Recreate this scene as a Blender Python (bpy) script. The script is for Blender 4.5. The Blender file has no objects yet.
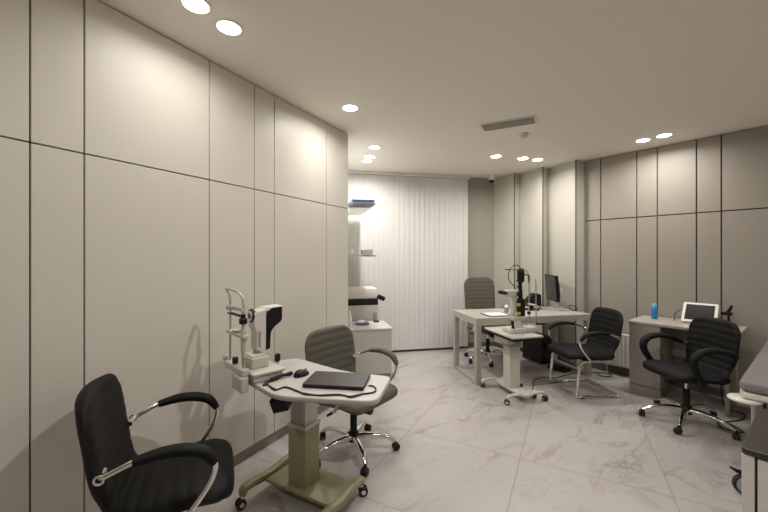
import bpy, bmesh, math, random
from mathutils import Vector, Matrix
random.seed(7)
SC = bpy.context.scene
COL = SC.collection
PI = math.pi
R = math.radians

# ------------------------------------------------------------------ materials
def mat(name, col, rough=.5, metal=0., bump=0., bscale=200., var=0., vscale=6., spec=.5, emit=0., trans=0., coat=0.):
    m = bpy.data.materials.new(name); m.use_nodes = True
    nt = m.node_tree; b = nt.nodes['Principled BSDF']
    b.inputs['Base Color'].default_value = (*col, 1)
    b.inputs['Roughness'].default_value = rough
    b.inputs['Metallic'].default_value = metal
    b.inputs['Specular IOR Level'].default_value = spec
    if coat: b.inputs['Coat Weight'].default_value = coat
    if trans: b.inputs['Transmission Weight'].default_value = trans
    if emit:
        b.inputs['Emission Color'].default_value = (*col, 1); b.inputs['Emission Strength'].default_value = emit
    tc = nt.nodes.new('ShaderNodeTexCoord')
    if var:
        n = nt.nodes.new('ShaderNodeTexNoise'); n.inputs['Scale'].default_value = vscale; n.inputs['Detail'].default_value = 3
        nt.links.new(tc.outputs['Object'], n.inputs['Vector'])
        r = nt.nodes.new('ShaderNodeMixRGB'); r.blend_type = 'MIX'
        r.inputs[1].default_value = (*[c*(1-var) for c in col], 1); r.inputs[2].default_value = (*[min(1, c*(1+var)) for c in col], 1)
        nt.links.new(n.outputs['Fac'], r.inputs[0]); nt.links.new(r.outputs[0], b.inputs['Base Color'])
    if bump:
        n = nt.nodes.new('ShaderNodeTexNoise'); n.inputs['Scale'].default_value = bscale; n.inputs['Detail'].default_value = 2
        nt.links.new(tc.outputs['Object'], n.inputs['Vector'])
        bp = nt.nodes.new('ShaderNodeBump'); bp.inputs['Strength'].default_value = bump; bp.inputs['Distance'].default_value = .002
        nt.links.new(n.outputs['Fac'], bp.inputs['Height']); nt.links.new(bp.outputs[0], b.inputs['Normal'])
    return m

def floor_material():
    m = bpy.data.materials.new('marble_tile'); m.use_nodes = True
    nt = m.node_tree; N = nt.nodes; L = nt.links; b = N['Principled BSDF']
    tc = N.new('ShaderNodeTexCoord')
    mp = N.new('ShaderNodeMapping'); mp.vector_type = 'TEXTURE'
    mp.inputs['Location'].default_value = (.204, 2.943, 0); mp.inputs['Rotation'].default_value = (0, 0, math.atan2(-.464, .886))
    mp.inputs['Scale'].default_value = (.868, .868, .868)
    L.new(tc.outputs['Object'], mp.inputs['Vector'])
    sep = N.new('ShaderNodeSeparateXYZ'); L.new(mp.outputs[0], sep.inputs[0])
    def math_(op, a, bb=None):
        n = N.new('ShaderNodeMath'); n.operation = op
        for i, v in enumerate((a, bb)):
            if v is None: continue
            if isinstance(v, (int, float)): n.inputs[i].default_value = v
            else: L.new(v, n.inputs[i])
        return n.outputs[0]
    def joint(o):
        f = math_('FRACT', o); d = math_('MINIMUM', f, math_('SUBTRACT', 1., f))
        return math_('LESS_THAN', d, .0029)
    g = math_('MAXIMUM', joint(sep.outputs[0]), joint(sep.outputs[1]))
    cx = math_('FLOOR', sep.outputs[0]); cy = math_('FLOOR', sep.outputs[1])
    cmb = N.new('ShaderNodeCombineXYZ'); L.new(math_('MULTIPLY', cx, 7.31), cmb.inputs[0]); L.new(math_('MULTIPLY', cy, 3.77), cmb.inputs[1])
    L.new(math_('MULTIPLY', math_('ADD', cx, cy), 1.9), cmb.inputs[2])
    va = N.new('ShaderNodeVectorMath'); va.operation = 'ADD'; L.new(mp.outputs[0], va.inputs[0]); L.new(cmb.outputs[0], va.inputs[1])
    # stretched veins
    pre = N.new('ShaderNodeMapping'); pre.inputs['Rotation'].default_value = (0, 0, R(-67)); L.new(va.outputs[0], pre.inputs['Vector'])
    rot = N.new('ShaderNodeMapping'); rot.inputs['Scale'].default_value = (.7, 1.7, 1)
    L.new(pre.outputs[0], rot.inputs['Vector'])
    def vein(scale, width, dist):
        n = N.new('ShaderNodeTexNoise'); n.inputs['Scale'].default_value = scale; n.inputs['Detail'].default_value = 5; n.inputs['Roughness'].default_value = .55
        n.inputs['Distortion'].default_value = dist
        L.new(rot.outputs[0], n.inputs['Vector'])
        d = math_('ABSOLUTE', math_('SUBTRACT', n.outputs['Fac'], .5))
        mr = N.new('ShaderNodeMapRange'); mr.interpolation_type = 'SMOOTHSTEP'
        mr.inputs['From Min'].default_value = 0; mr.inputs['From Max'].default_value = width; mr.inputs['To Min'].default_value = 1; mr.inputs['To Max'].default_value = 0
        L.new(d, mr.inputs['Value']); return mr.outputs[0]
    v1 = vein(1.3, .035, .7); v2 = vein(2.3, .016, 1.2)
    cl = N.new('ShaderNodeTexNoise'); cl.inputs['Scale'].default_value = 1.6; cl.inputs['Detail'].default_value = 4; L.new(rot.outputs[0], cl.inputs['Vector'])
    gate = N.new('ShaderNodeMapRange'); gate.inputs['From Min'].default_value = .42; gate.inputs['From Max'].default_value = .66
    L.new(cl.outputs['Fac'], gate.inputs['Value'])
    vs = math_('MULTIPLY', math_('MAXIMUM', math_('MULTIPLY', v1, .75), math_('MULTIPLY', v2, .5)), gate.outputs[0])
    ramp = N.new('ShaderNodeMixRGB'); ramp.inputs[1].default_value = (.485, .452, .434, 1); ramp.inputs[2].default_value = (.435, .402, .384, 1)
    L.new(cl.outputs['Fac'], ramp.inputs[0])
    c1 = N.new('ShaderNodeMixRGB'); c1.inputs[2].default_value = (.265, .235, .215, 1); L.new(vs, c1.inputs[0]); L.new(ramp.outputs[0], c1.inputs[1])
    c2 = N.new('ShaderNodeMixRGB'); c2.inputs[2].default_value = (.30, .27, .25, 1); L.new(g, c2.inputs[0]); L.new(c1.outputs[0], c2.inputs[1])
    L.new(c2.outputs[0], b.inputs['Base Color']); b.inputs['Roughness'].default_value = .27
    b.inputs['Specular IOR Level'].default_value = .4
    return m

WALL = mat('wall_laminate', (.71, .675, .60), .42, bump=.05, bscale=400, spec=.3)
WALLR = mat('grey_laminate', (.34, .31, .266), .42, bump=.05, bscale=400, spec=.3)
WHITEW = mat('white_laminate', (.56, .54, .475), .45, bump=.04, bscale=300, spec=.3)
GREENW = mat('painted_grey_green', (.33, .325, .265), .7, bump=.1, bscale=150)
CEIL = mat('ceiling_paint', (.90, .85, .775), .8, bump=.06, bscale=250)
GAP = mat('dark_gap', (.03, .026, .022), .7)
GAPB = mat('brown_gap', (.11, .095, .075), .7)
PLINTH = mat('grey_plinth', (.30, .28, .25), .4, var=.06)
SKIRT = mat('dark_skirting', (.12, .11, .10), .5)
FLOOR = floor_material()
BLIND = mat('blind_fabric', (.68, .662, .645), .75, bump=.25, bscale=500)
ALU = mat('aluminium', (.55, .54, .52), .35, .8)
CHROME = mat('chrome', (.82, .80, .77), .12, 1.)
STEEL = mat('brushed_steel', (.5, .49, .47), .3, .9)
BLACKL = mat('black_leather', (.0055, .005, .0045), .6, bump=.25, bscale=350, spec=.22)
GREYL = mat('grey_leather', (.105, .096, .075), .55, bump=.25, bscale=350, spec=.25)
BLACKP = mat('black_plastic', (.007, .007, .0065), .42, spec=.35)
RUBBER = mat('rubber', (.015, .015, .015), .7)
BLACKG = mat('gloss_black', (.008, .008, .010), .12)
CREAM = mat('cream_enamel', (.56, .54, .47), .38)
WHITEP = mat('white_plastic', (.74, .71, .66), .38)
CABW = mat('cabinet_white', (.55, .53, .48), .4)
DESKW = mat('desk_white', (.41, .39, .34), .4)
TABLEW = mat('table_white', (.50, .47, .44), .38)
OLIVE = mat('olive_enamel', (.31, .285, .165), .42, var=.05)
GREYC = mat('grey_enamel', (.33, .32, .28), .4)
LAPT = mat('laptop_lid', (.030, .025, .025), .42, spec=.35)
BLUE = mat('blue_liquid', (.03, .22, .55), .25)
BLUECAP = mat('blue_cap', (.22, .50, .62), .4)
FOLDB = mat('blue_folder', (.05, .10, .30), .5)
PURPLE = mat('purple_wrap', (.13, .09, .24), .5)
PINKB = mat('pale_pink_card', (.66, .56, .52), .6)
PAPER = mat('paper', (.80, .77, .73), .7)
YEL = mat('yellow_label', (.50, .50, .08), .5)
COUCH = mat('mauve_leather', (.23, .20, .205), .45, bump=.2, bscale=350)
TOPBLK = mat('dark_top', (.035, .031, .026), .35)
GREYW = mat('wheel_grey', (.40, .43, .46), .5)
FROST = mat('frosted_glass', (.86, .90, .84), .45, spec=.5, trans=.85)
SCREEN = mat('dark_screen', (.022, .02, .02), .2, spec=.6)
LAMP = mat('lamp_diffuser', (1., .96, .90), .5, emit=14.)
VENT = mat('vent_grey', (.36, .34, .30), .5)
RADW = mat('radiator_white', (.62, .59, .54), .4)
SILVER = mat('silver_paint', (.52, .50, .47), .4, .2)

# ------------------------------------------------------------------ mesh builder
class MB:
    def __init__(s): s.v = []; s.f = []; s.m = []; s.fl = []
    def add(s, verts, faces, mi=0, M=None, flat=False):
        b = len(s.v)
        s.v += [tuple(M @ Vector(p)) if M else tuple(p) for p in verts]
        s.f += [tuple(b+i for i in f) for f in faces]; s.m += [mi]*len(faces); s.fl += [flat]*len(faces) if isinstance(flat, bool) else flat
        return s
    def bm(s, bm, mi=0, M=None, flat=False):
        bm.verts.ensure_lookup_table(); bm.verts.index_update()
        if flat == 'caps': bm.normal_update(); flat = [abs(f.normal.z) > .99 for f in bm.faces]
        s.add([v.co.copy() for v in bm.verts], [[v.index for v in f.verts] for f in bm.faces], mi, M, flat); bm.free(); return s
    def box(s, x0, x1, y0, y1, z0, z1, bev=0., mi=0, M=None, seg=2):
        bm = bmesh.new(); bmesh.ops.create_cube(bm, size=1)
        for v in bm.verts: v.co = Vector(((x0+x1)/2+v.co.x*(x1-x0), (y0+y1)/2+v.co.y*(y1-y0), (z0+z1)/2+v.co.z*(z1-z0)))
        if bev: bmesh.ops.bevel(bm, geom=bm.edges[:], offset=bev, segments=seg, profile=.5, affect='EDGES')
        return s.bm(bm, mi, M, True)
    def prism(s, out, z0, z1, bev=0., mi=0, M=None, seg=2):
        bm = bmesh.new()
        lo = [bm.verts.new((x, y, z0)) for x, y in out]; hi = [bm.verts.new((x, y, z1)) for x, y in out]
        n = len(out); bot = bm.faces.new(lo[::-1]); top = bm.faces.new(hi)
        for i in range(n): bm.faces.new((lo[i], lo[(i+1) % n], hi[(i+1) % n], hi[i]))
        bmesh.ops.recalc_face_normals(bm, faces=bm.faces[:])
        if bev:
            ed = [e for e in bm.edges if e.verts[0].co.z == e.verts[1].co.z]
            bmesh.ops.bevel(bm, geom=ed, offset=bev, segments=seg, profile=.5, affect='EDGES')
        return s.bm(bm, mi, M, 'caps')
    def tube(s, pts, r, n=10, mi=0, M=None, flat=1., smooth=0, up=None):
        pts = [Vector(p) for p in pts]
        if smooth: pts, rr = catmull(pts, smooth, r if isinstance(r, (list, tuple)) else None); r = rr or r
        k = len(pts); rs = list(r) if isinstance(r, (list, tuple)) else [r]*k
        T = [(pts[min(i+1, k-1)]-pts[max(i-1, 0)]).normalized() for i in range(k)]
        a = Vector(up) if up else (Vector((0, 0, 1)) if abs(T[0].z) < .9 else Vector((1, 0, 0)))
        V = []; F = []
        for i in range(k):
            a = (a-T[i]*a.dot(T[i])).normalized(); bvec = T[i].cross(a)
            for j in range(n):
                t = 2*PI*j/n; V.append(pts[i]+(a*math.cos(t)*flat+bvec*math.sin(t))*rs[i])
        for i in range(k-1):
            for j in range(n): F.append((i*n+j, i*n+(j+1) % n, (i+1)*n+(j+1) % n, (i+1)*n+j))
        F.append(tuple(range(n))[::-1]); F.append(tuple((k-1)*n+j for j in range(n)))
        return s.add(V, F, mi, M)
    def lathe(s, prof, n=24, mi=0, M=None):
        V = []; F = []; k = len(prof)
        for r, z in prof:
            for j in range(n): t = 2*PI*j/n; V.append((max(r, 1e-4)*math.cos(t), max(r, 1e-4)*math.sin(t), z))
        for i in range(k-1):
            for j in range(n): F.append((i*n+j, i*n+(j+1) % n, (i+1)*n+(j+1) % n, (i+1)*n+j))
        F.append(tuple(range(n))[::-1]); F.append(tuple((k-1)*n+j for j in range(n)))
        return s.add(V, F, mi, M)
    def cyl(s, p0, p1, r, n=16, mi=0, M=None): return s.tube([p0, p1], r, n, mi, M)
    def build(s, name, mats, parent=None, loc=None, rotz=0., sharp=46):
        me = bpy.data.meshes.new(name); me.from_pydata(s.v, [], s.f)
        if not isinstance(mats, (list, tuple)): mats = [mats]
        for m in mats: me.materials.append(m)
        for p, i in zip(me.polygons, s.m): p.material_index = i; p.use_smooth = True
        bm = bmesh.new(); bm.from_mesh(me); bmesh.ops.recalc_face_normals(bm, faces=bm.faces[:]); bm.to_mesh(me); bm.free()
        me.set_sharp_from_angle(angle=R(sharp))
        for p, fl in zip(me.polygons, s.fl):
            if fl: p.use_smooth = False
        me.update()
        o = bpy.data.objects.new(name, me); COL.objects.link(o)
        if parent: o.parent = parent
        if loc: o.location = loc
        o.rotation_euler.z = rotz
        return o

def catmull(P, k, rs=None):
    out = []; ro = []; n = len(P)
    for i in range(n-1):
        p0, p1, p2, p3 = P[max(i-1, 0)], P[i], P[i+1], P[min(i+2, n-1)]
        for j in range(k):
            t = j/k
            out.append(.5*((2*p1)+(p2-p0)*t+(2*p0-5*p1+4*p2-p3)*t*t+(3*p1-p0-3*p2+p3)*t**3))
            if rs: ro.append(rs[i]+(rs[i+1]-rs[i])*t)
    out.append(P[-1])
    if rs: ro.append(rs[-1]); return out, ro
    return out, None

def round_poly(pts, rad, n=5):
    out = []; k = len(pts); P = [Vector(p) for p in pts]
    rads = rad if isinstance(rad, (list, tuple)) else [rad]*k
    for i in range(k):
        a, b, c = P[i-1], P[i], P[(i+1) % k]; d1 = (a-b); d2 = (c-b)
        r = min(rads[i], d1.length*.45, d2.length*.45)
        p1 = b+d1.normalized()*r; p2 = b+d2.normalized()*r
        for j in range(n+1):
            t = j/n; q = p1*(1-t)**2+b*2*t*(1-t)+p2*t*t; out.append((q.x, q.y))
    return out

def rrect(x0, x1, y0, y1, r, n=5): return round_poly([(x0, y0), (x1, y0), (x1, y1), (x0, y1)], r, n)

def tag(o, label=None, cat=None, group=None, kind=None):
    if label: o['label'] = label
    if cat: o['category'] = cat
    if group: o['group'] = group
    if kind: o['kind'] = kind
    return o

def thing(name, label, cat, loc=(0, 0, 0), rotz=0., group=None):
    o = bpy.data.objects.new(name, None); COL.objects.link(o); o.empty_display_size = .1
    o.location = loc; o.rotation_euler.z = rotz
    return tag(o, label, cat, group)

def mount(name, loc, rotz, label):
    o = bpy.data.objects.new(name, None); COL.objects.link(o); o.location = loc; o.rotation_euler.z = rotz
    return tag(o, label, kind='structure')

def rotm(rx=0, ry=0, rz=0, loc=(0, 0, 0)):
    return Matrix.Translation(loc) @ Matrix.Rotation(rz, 4, 'Z') @ Matrix.Rotation(ry, 4, 'Y') @ Matrix.Rotation(rx, 4, 'X')

H = 2.70
# ------------------------------------------------------------------ room shell
tag(MB().box(-4.2, 7.2, -2.2, 6.8, -.1, 0).build('floor', FLOOR), 'pale grey veined marble tile floor', kind='structure')
tag(MB().box(-4.2, 7.2, -2.2, 6.8, H, H+.12).build('ceiling', CEIL), 'flat plain ceiling with recessed round lamps', kind='structure')

def panelled(name, start, ang, length, joints, zsplit, pm, label, zbase, plinth_y, body=.5, plinth_mat=None, plinth_name=None, gap=.007, gm=GAP):
    """local +x along the wall, +y out of the room; panels 18 mm thick in front of a dark carcass"""
    w = mount(name, (*start, 0), ang, label)
    MB().box(0, length, .03, body, zbase, H).build('carcass', WALL, w)
    MB().box(.002, length-.002, .0185, .03, zbase, H).build('backing', gm, w)
    xs = [0]+joints+[length]
    for i in range(len(xs)-1):
        for z0, z1 in ((zbase, zsplit), (zsplit, H)):
            MB().box(xs[i]+(gap/2 if i else 0), xs[i+1]-(gap/2 if i < len(xs)-2 else 0), 0, .018, z0+(gap/2 if z0 > zbase else 0), z1-(gap/2 if z1 < H else .006), .0015).build('panel', pm, w)
    p = MB().box(0, length, plinth_y, plinth_y+.05, 0, zbase).build(plinth_name, plinth_mat, None, (*start, 0), ang)
    tag(p, plinth_name.replace('_', ' ')+', low strip along the floor', kind='structure')
    return w

AL = math.atan2(.882, .471)
jl = [.0+v for v in (.205, .395, .755, 1.41, 1.60, 1.79, 1.98, 2.637, 2.997, 3.187, 3.841, 4.203, 4.398, 5.054)]
panelled('wall_left', (-2.92, -1.13), AL, 5.415, jl, 1.935, WALL, 'tall beige panelled wall with dark joints on the left', .085, .03, .55, PLINTH, 'baseboard_left')
RA = math.atan2(-.779, .627)
panelled('wall_right', (2.637, 4.671), RA, 5.75, [.194, .582, .782, 1.123, 1.318, 1.69, 1.89, 2.26, 2.46, 2.85, 3.2, 3.4, 3.8, 4.2, 4.6, 5.0, 5.4], 1.91, WALLR,
         'grey-beige panelled wall on the right', .085, .0, .12, SKIRT, 'baseboard_right', .012, GAPB)
# far corner: three stepped panels standing out one behind the other
steps = [((1.75, 5.80), (1.966, 5.34), (2.076, 5.43)), ((2.076, 5.43), (2.226, 4.969), (2.361, 5.10)), ((2.361, 5.10), (2.492, 4.608), (2.637, 4.671))]
w = mount('wall_far', (0, 0, 0), 0, 'pale wall of three stepped panels in the far corner')
for (a, b, c) in steps:
    MB().prism([a, b, c, (c[0]+.45, c[1]+.5), (a[0]+.5, a[1]+.35)], 0, H).build('stepped_panel', WHITEW, w)
    d = (Vector(b)-Vector(a)).normalized(); n = Vector((-d.y, d.x))
    if n.x > 0: n = -n
    p = Vector(b)-d*.016
    MB().prism([tuple(p+n*.001), tuple(p+d*.0155+n*.001), tuple(p+d*.0155-n*.01), tuple(p-n*.01)], 0.07, H-.004).build('joint_strip', GAPB, w)
    q0 = Vector(a); q1 = Vector(b)
    MB().prism([tuple(q0+n*.006), tuple(q1+n*.006), tuple(q1-n*.01), tuple(q0-n*.01)], 0, .07).build('skirting', SKIRT, w)
BA = math.atan2(.208, .978)
bw = MB().box(-1.2, 3.0, 0, .12, 0, H).build('wall_back', GREENW, None, (.074, 5.378, 0), BA)
tag(bw, 'grey-green painted wall strip behind the blinds', kind='structure')
tag(MB().box(-1.0, 1.74, -.012, 0, 0, .07, .002).build('baseboard_back', SKIRT, None, (.074, 5.378, 0), BA), 'dark skirting under the blinds', kind='structure')
nk = MB().box(0, 1.9, 0, .12, 0, H).build('wall_nook', WHITEW, None, (-.46, 3.62, 0), math.atan2(.978, -.209))
tag(nk, 'short white wall carrying the glass shelves', kind='structure')
# walls behind the camera
def plain_wall(name, a, b, label):
    a = Vector(a); b = Vector(b); d = b-a
    tag(MB().box(-.2, d.length+.2, -.12, 0, 0, H).build(name, WALLR, None, (a.x, a.y, 0), math.atan2(d.y, d.x)), label, kind='structure')
plain_wall('wall_front', (-2.92, -1.13), (6.15, .31), 'plain wall behind the viewer')

# ------------------------------------------------------------------ ceiling fittings
LP = [(-.933, 1.761, 'recessed ceiling lamp cut by the top edge, nearest of the left pair'), (-.846, 1.938, 'recessed ceiling lamp, farther of the pair above the left panels'),
      (-.286, 2.988, 'single recessed lamp beside the end of the left panelled wall'),
      (-.109, 4.071, 'nearest of the three recessed lamps above the shelf nook'), (-.176, 4.46, 'middle of the three recessed lamps above the shelf nook'),
      (-.223, 4.647, 'farthest of the three recessed lamps above the shelf nook'),
      (1.40, 4.438, 'recessed lamp left of the trio before the stepped panels'), (1.773, 4.528, 'middle recessed lamp of the trio before the stepped panels'),
      (1.988, 4.594, 'recessed lamp right of the trio, closest to the stepped panels'),
      (2.791, 3.826, 'left lamp of the pair near the grey right wall'), (2.893, 3.667, 'right lamp of the pair near the grey right wall')]
UNSEEN_FILL = [(-1.6, .45, 'added fill lamp out of view behind and left of the viewer'), (.55, 1.35, 'added fill lamp just out of view above the open floor'), (2.2, 1.25, 'added fill lamp out of view above the dark-topped trolley'), (4.4, 1.75, 'added fill lamp out of view above the couch head')]  # fill lamps added out of view to brighten the near part of the room
POW = {0: .2, 1: .2, 2: .6, 3: .95, 4: .9, 5: .75, 6: .75, 7: .6, 8: .5, 9: .52, 10: .52}
def lamp_light(x, y, p):
    l = bpy.data.lights.new('downlight', 'AREA'); l.shape = 'DISK'; l.size = .10; l.energy = p; l.color = (1., .96, .91); l.spread = R(166)
    o = bpy.data.objects.new('downlight', l); COL.objects.link(o); o.location = (x, y, H-.0165)
for i, (x, y, lab) in enumerate(LP+UNSEEN_FILL):
    t = thing('ceiling_lamp', lab, 'ceiling lamp', (x, y, H), 0, 'recessed ceiling lamps')
    MB().lathe([(.060, 0), (.066, 0), (.066, -.003), (.064, -.006), (.060, -.006)], 32).build('trim_ring', WHITEP, t)
    MB().lathe([(.0595, -.001), (.0595, -.007), (.045, -.012), (0, -.0135)], 32).build('diffuser', LAMP, t)
    lamp_light(x, y, 9.5*{11: .7, 13: .6, 12: 1.7, 14: 1.8}.get(i, POW.get(i, 1.45)))

t = thing('ceiling_vent', 'long narrow grey air vent set in the ceiling', 'vent', (1.17, 3.347, H), math.atan2(-.21, .41))
fr = MB().box(-.25, .25, -.10, .10, -.008, -.0005, .002)
fr.build('vent_frame', WHITEP, t)
MB().box(-.228, .228, -.078, .078, -.0095, -.008).build('backing', GAP, t)
for k in range(9): MB().box(-.228, .228, -.075+k*.0172, -.064+k*.0172, -.016, -.0085, M=None).build('slat', VENT, t)
t = thing('smoke_detector', 'small round white smoke detector on the ceiling', 'smoke detector', (1.43, 3.637, H))
MB().lathe([(.05, 0), (.05, -.012), (.042, -.02)], 28).build('base', WHITEP, t)
MB().lathe([(.034, -.02), (.034, -.032), (.028, -.042), (.008, -.045)], 28).build('sensor_head', WHITEP, t)
t = thing('security_camera', 'small dome camera high in the far corner', 'camera', (1.655, 5.46, H), R(-100))
MB().lathe([(.045, 0), (.045, -.075), (.04, -.085)], 24).build('housing', WHITEP, t)
MB().lathe([(.038, -.085), (.038, -.105), (.026, -.124), (.004, -.130)], 24).build('dome', BLACKG, t)

# ------------------------------------------------------------------ vertical blinds
t = thing('vertical_blind', 'closed white vertical blinds covering the far wall', 'blinds', (.089, 5.312, 0), BA)
MB().box(-.98, 1.285, -.02, .04, H-.045, H-.002, .004).build('headrail', WHITEP, t)
sl = MB(); k = 0; x = -.94
while x < 1.24:
    V = []; F = []; hw = .045; a = R(7+random.uniform(-1.5, 1.5))
    for zz in (.035, H-.05):
        for side in (0, 1):
            for j in range(7):
                s_ = -1+j/3; cx = s_*hw*math.cos(a); cy = s_*hw*math.sin(a)+.004*(1-s_*s_)+(.0006 if side else 0)
                V.append((x+cx, -cy, zz))
    def id_(z, s, j): return z*14+s*7+j
    for j in range(6):
        F.append((id_(0, 0, j), id_(0, 0, j+1), id_(1, 0, j+1), id_(1, 0, j)))
        F.append((id_(0, 1, j+1), id_(0, 1, j), id_(1, 1, j), id_(1, 1, j+1)))
        F.append((id_(1, 0, j), id_(1, 0, j+1), id_(1, 1, j+1), id_(1, 1, j)))
        F.append((id_(0, 0, j+1), id_(0, 0, j), id_(0, 1, j), id_(0, 1, j+1)))
    F.append((id_(0, 0, 0), id_(1, 0, 0), id_(1, 1, 0), id_(0, 1, 0))); F.append((id_(0, 0, 6), id_(0, 1, 6), id_(1, 1, 6), id_(1, 0, 6)))
    sl.add(V, F); x += .0795
tag(sl.build('slats', BLIND, t), kind='stuff')

# ------------------------------------------------------------------ nook: shelves, cabinet, printer
NA = BA
def shelf(z, label):
    o = MB().box(-.47, 0, 0, 1.15, -.018, 0, .003).build('glass_shelf', FROST, None, (-.09, 4.0, z), NA)
    return tag(o, label, 'shelf', 'glass shelves in the nook')
shelf(2.048, 'upper glass shelf in the nook, carrying blue folders')
shelf(1.462, 'lower glass shelf in the nook, carrying small boxes')
t = thing('ring_binder', 'dark blue binder lying flat on the upper glass shelf', 'binder', (-.235, 4.02, 2.048), NA+R(2))
MB().box(-.12, .12, 0, .30, .004, .034, .004).build('paper_block', PAPER, t)
b_ = MB().box(-.125, .13, -.006, .306, .034, .039, .001); b_.box(-.125, .13, -.006, .306, 0, .004, .001); b_.box(-.125, .13, -.010, -.006, 0, .039, .001)
b_.build('cover', FOLDB, t)
tag(MB().box(-.08, .04, -.05, .05, 0, .06, .003).build('cardboard_box', PINKB, None, (-.18, 4.12, 1.462), NA+R(8)), 'small pale pink box on the lower glass shelf', 'box')
t = thing('jar', 'small white pot beside the pink box on the lower glass shelf', 'jar', (-.375, 4.10, 1.462))
MB().lathe([(.03, 0), (.033, .006), (.033, .045), (.028, .052)], 20).build('pot', WHITEP, t)
MB().lathe([(.033, .052), (.033, .066), (.03, .069)], 20).build('lid', WHITEP, t)

t = thing('low_cabinet', 'low white cabinet in the nook below the printer', 'cabinet', (.10, 4.19, 0), NA)
MB().box(-.595, -.006, .02, .50, .06, .575, .002).build('body', CABW, t)
MB().box(-.60, 0, 0, .505, .575, .60, .003).build('top', CABW, t)
MB().box(-.592, -.012, .04, .48, 0, .06).build('plinth', PLINTH, t)
MB().box(-.592, -.008, .002, .019, .066, .570, .002).build('door', CABW, t)
t = thing('printer_stand', 'plain white box stand under the printer, with grey socket', 'stand', (-.085, 4.735, 0), NA)
MB().box(-.50, 0, 0, .36, 0, .795, .003).build('body', CABW, t)
so = MB().box(-.062, -.012, -.008, 0, .615, .70, .003); so.build('socket', GREYC, t)
t = thing('printer', 'white office printer with black paper tray in the nook', 'printer', (-.30, 4.86, .795), NA)
MB().prism(rrect(-.25, .195, -.16, .17, .02), 0, .085, .006).build('paper_tray', BLACKP, t)
MB().prism(rrect(-.25, .18, -.15, .18, .025), .085, .225, .012).build('body', WHITEP, t)
cp = MB().box(-.055, .055, -.012, .012, -.03, .03, .004, M=rotm(R(20), R(25), 0, (.245, -.10, .09))); cp.build('control_panel', BLACKP, t)
t = thing('spray_bottle', 'slim white bottle on the low nook cabinet, beside the wall end', 'bottle', (-.415, 4.30, .60))
MB().lathe([(.024, 0), (.026, .006), (.026, .12), (.012, .14), (.012, .15)], 20).build('body', WHITEP, t)
MB().lathe([(.014, .15), (.014, .178), (.010, .182)], 16).build('cap', WHITEP, t)
t = thing('wipes_packet', 'purple and white soft packet lying on the nook cabinet', 'packet', (-.27, 4.40, .60), R(10))
MB().lathe([(.05, 0), (.088, .008), (.09, .018), (.075, .028), (.03, .032)], 24, M=Matrix.Diagonal((1, .65, 1, 1))).build('wrap', PURPLE, t)
MB().lathe([(.06, .026), (.055, .04), (.035, .052), (.005, .056)], 18, M=Matrix.Translation((-.012, .01, 0)) @ Matrix.Diagonal((1, .7, 1, 1))).build('tissue', PAPER, t)
tag(MB().prism(rrect(-.035, .035, -.02, .02, .008), 0, .018, .003).build('stapler', BLACKP, None, (-.10, 4.57, .60), R(12)), 'tiny black object near the back of the nook cabinet', 'stapler')

# ------------------------------------------------------------------ chairs
def shell_mesh(prof, halfw, thick, pitch, rib, corner, curve=0., N=64, M=20, corner0=None, waist=0.):
    P, _ = catmull([Vector((x, 0, z)) for x, z in prof], 12)
    L = [0]
    for i in range(1, len(P)): L.append(L[-1]+(P[i]-P[i-1]).length)
    T = L[-1]
    def at(s):
        s = min(max(s, 0), T); i = 0
        while i < len(L)-2 and L[i+1] < s: i += 1
        return P[i].lerp(P[i+1], (s-L[i])/(L[i+1]-L[i]+1e-9))
    V = []; idx = {}; F = []
    us = [.5-.5*math.cos(PI*i/N) if (i < N*.18 or i > N*.82) else None for i in range(N+1)]
    us = [.5*(1-math.cos(PI*i/N))*.35+.65*i/N for i in range(N+1)]
    for side in (1, -1):
        for i, u in enumerate(us):
            s = u*T; p = at(s); d = (at(s+.004)-at(s-.004)).normalized(); nrm = Vector((d.z, 0, -d.x))
            c_ = (corner0 if (corner0 is not None and s < T/2) else corner); e = min(s, T-s)
            w = halfw-c_*(1-math.sqrt(max(0, 1-(1-min(e/c_, 1))**2)))
            w *= 1-waist*math.exp(-((s/T-.2)/.13)**2)
            te = thick*math.sqrt(max(0, 1-(1-min(e/(thick*.6), 1))**2))
            for j in range(M+1):
                v = -math.cos(PI*j/M)*.5+.5*(-1+2*j/M)
                tv = math.sqrt(max(0, 1-abs(v)**5))
                edge = (i in (0, N)) or (j in (0, M))
                r = rib*(abs(math.sin(PI*s/pitch))**.5-.6)*min(1, (1-abs(v))*8) if (side > 0 and pitch) else 0
                off = 0 if edge else side*te*tv*.5+r*min(1, te/thick)
                q = p+nrm*off; y = v*w
                q = q+Vector((1, 0, 0))*curve*(v*v)
                key = (i, j, 0) if edge else (i, j, side)
                if key not in idx: idx[key] = len(V); V.append((q.x, y, q.z))
    def g(i, j, s): return idx[(i, j, 0)] if ((i in (0, N)) or (j in (0, M))) else idx[(i, j, s)]
    for s in (1, -1):
        for i in range(N):
            for j in range(M):
                f = (g(i, j, s), g(i+1, j, s), g(i+1, j+1, s), g(i, j+1, s)); f = f if s > 0 else f[::-1]
                if len(set(f)) == 4: F.append(f)
    return MB().add(V, F)

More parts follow.
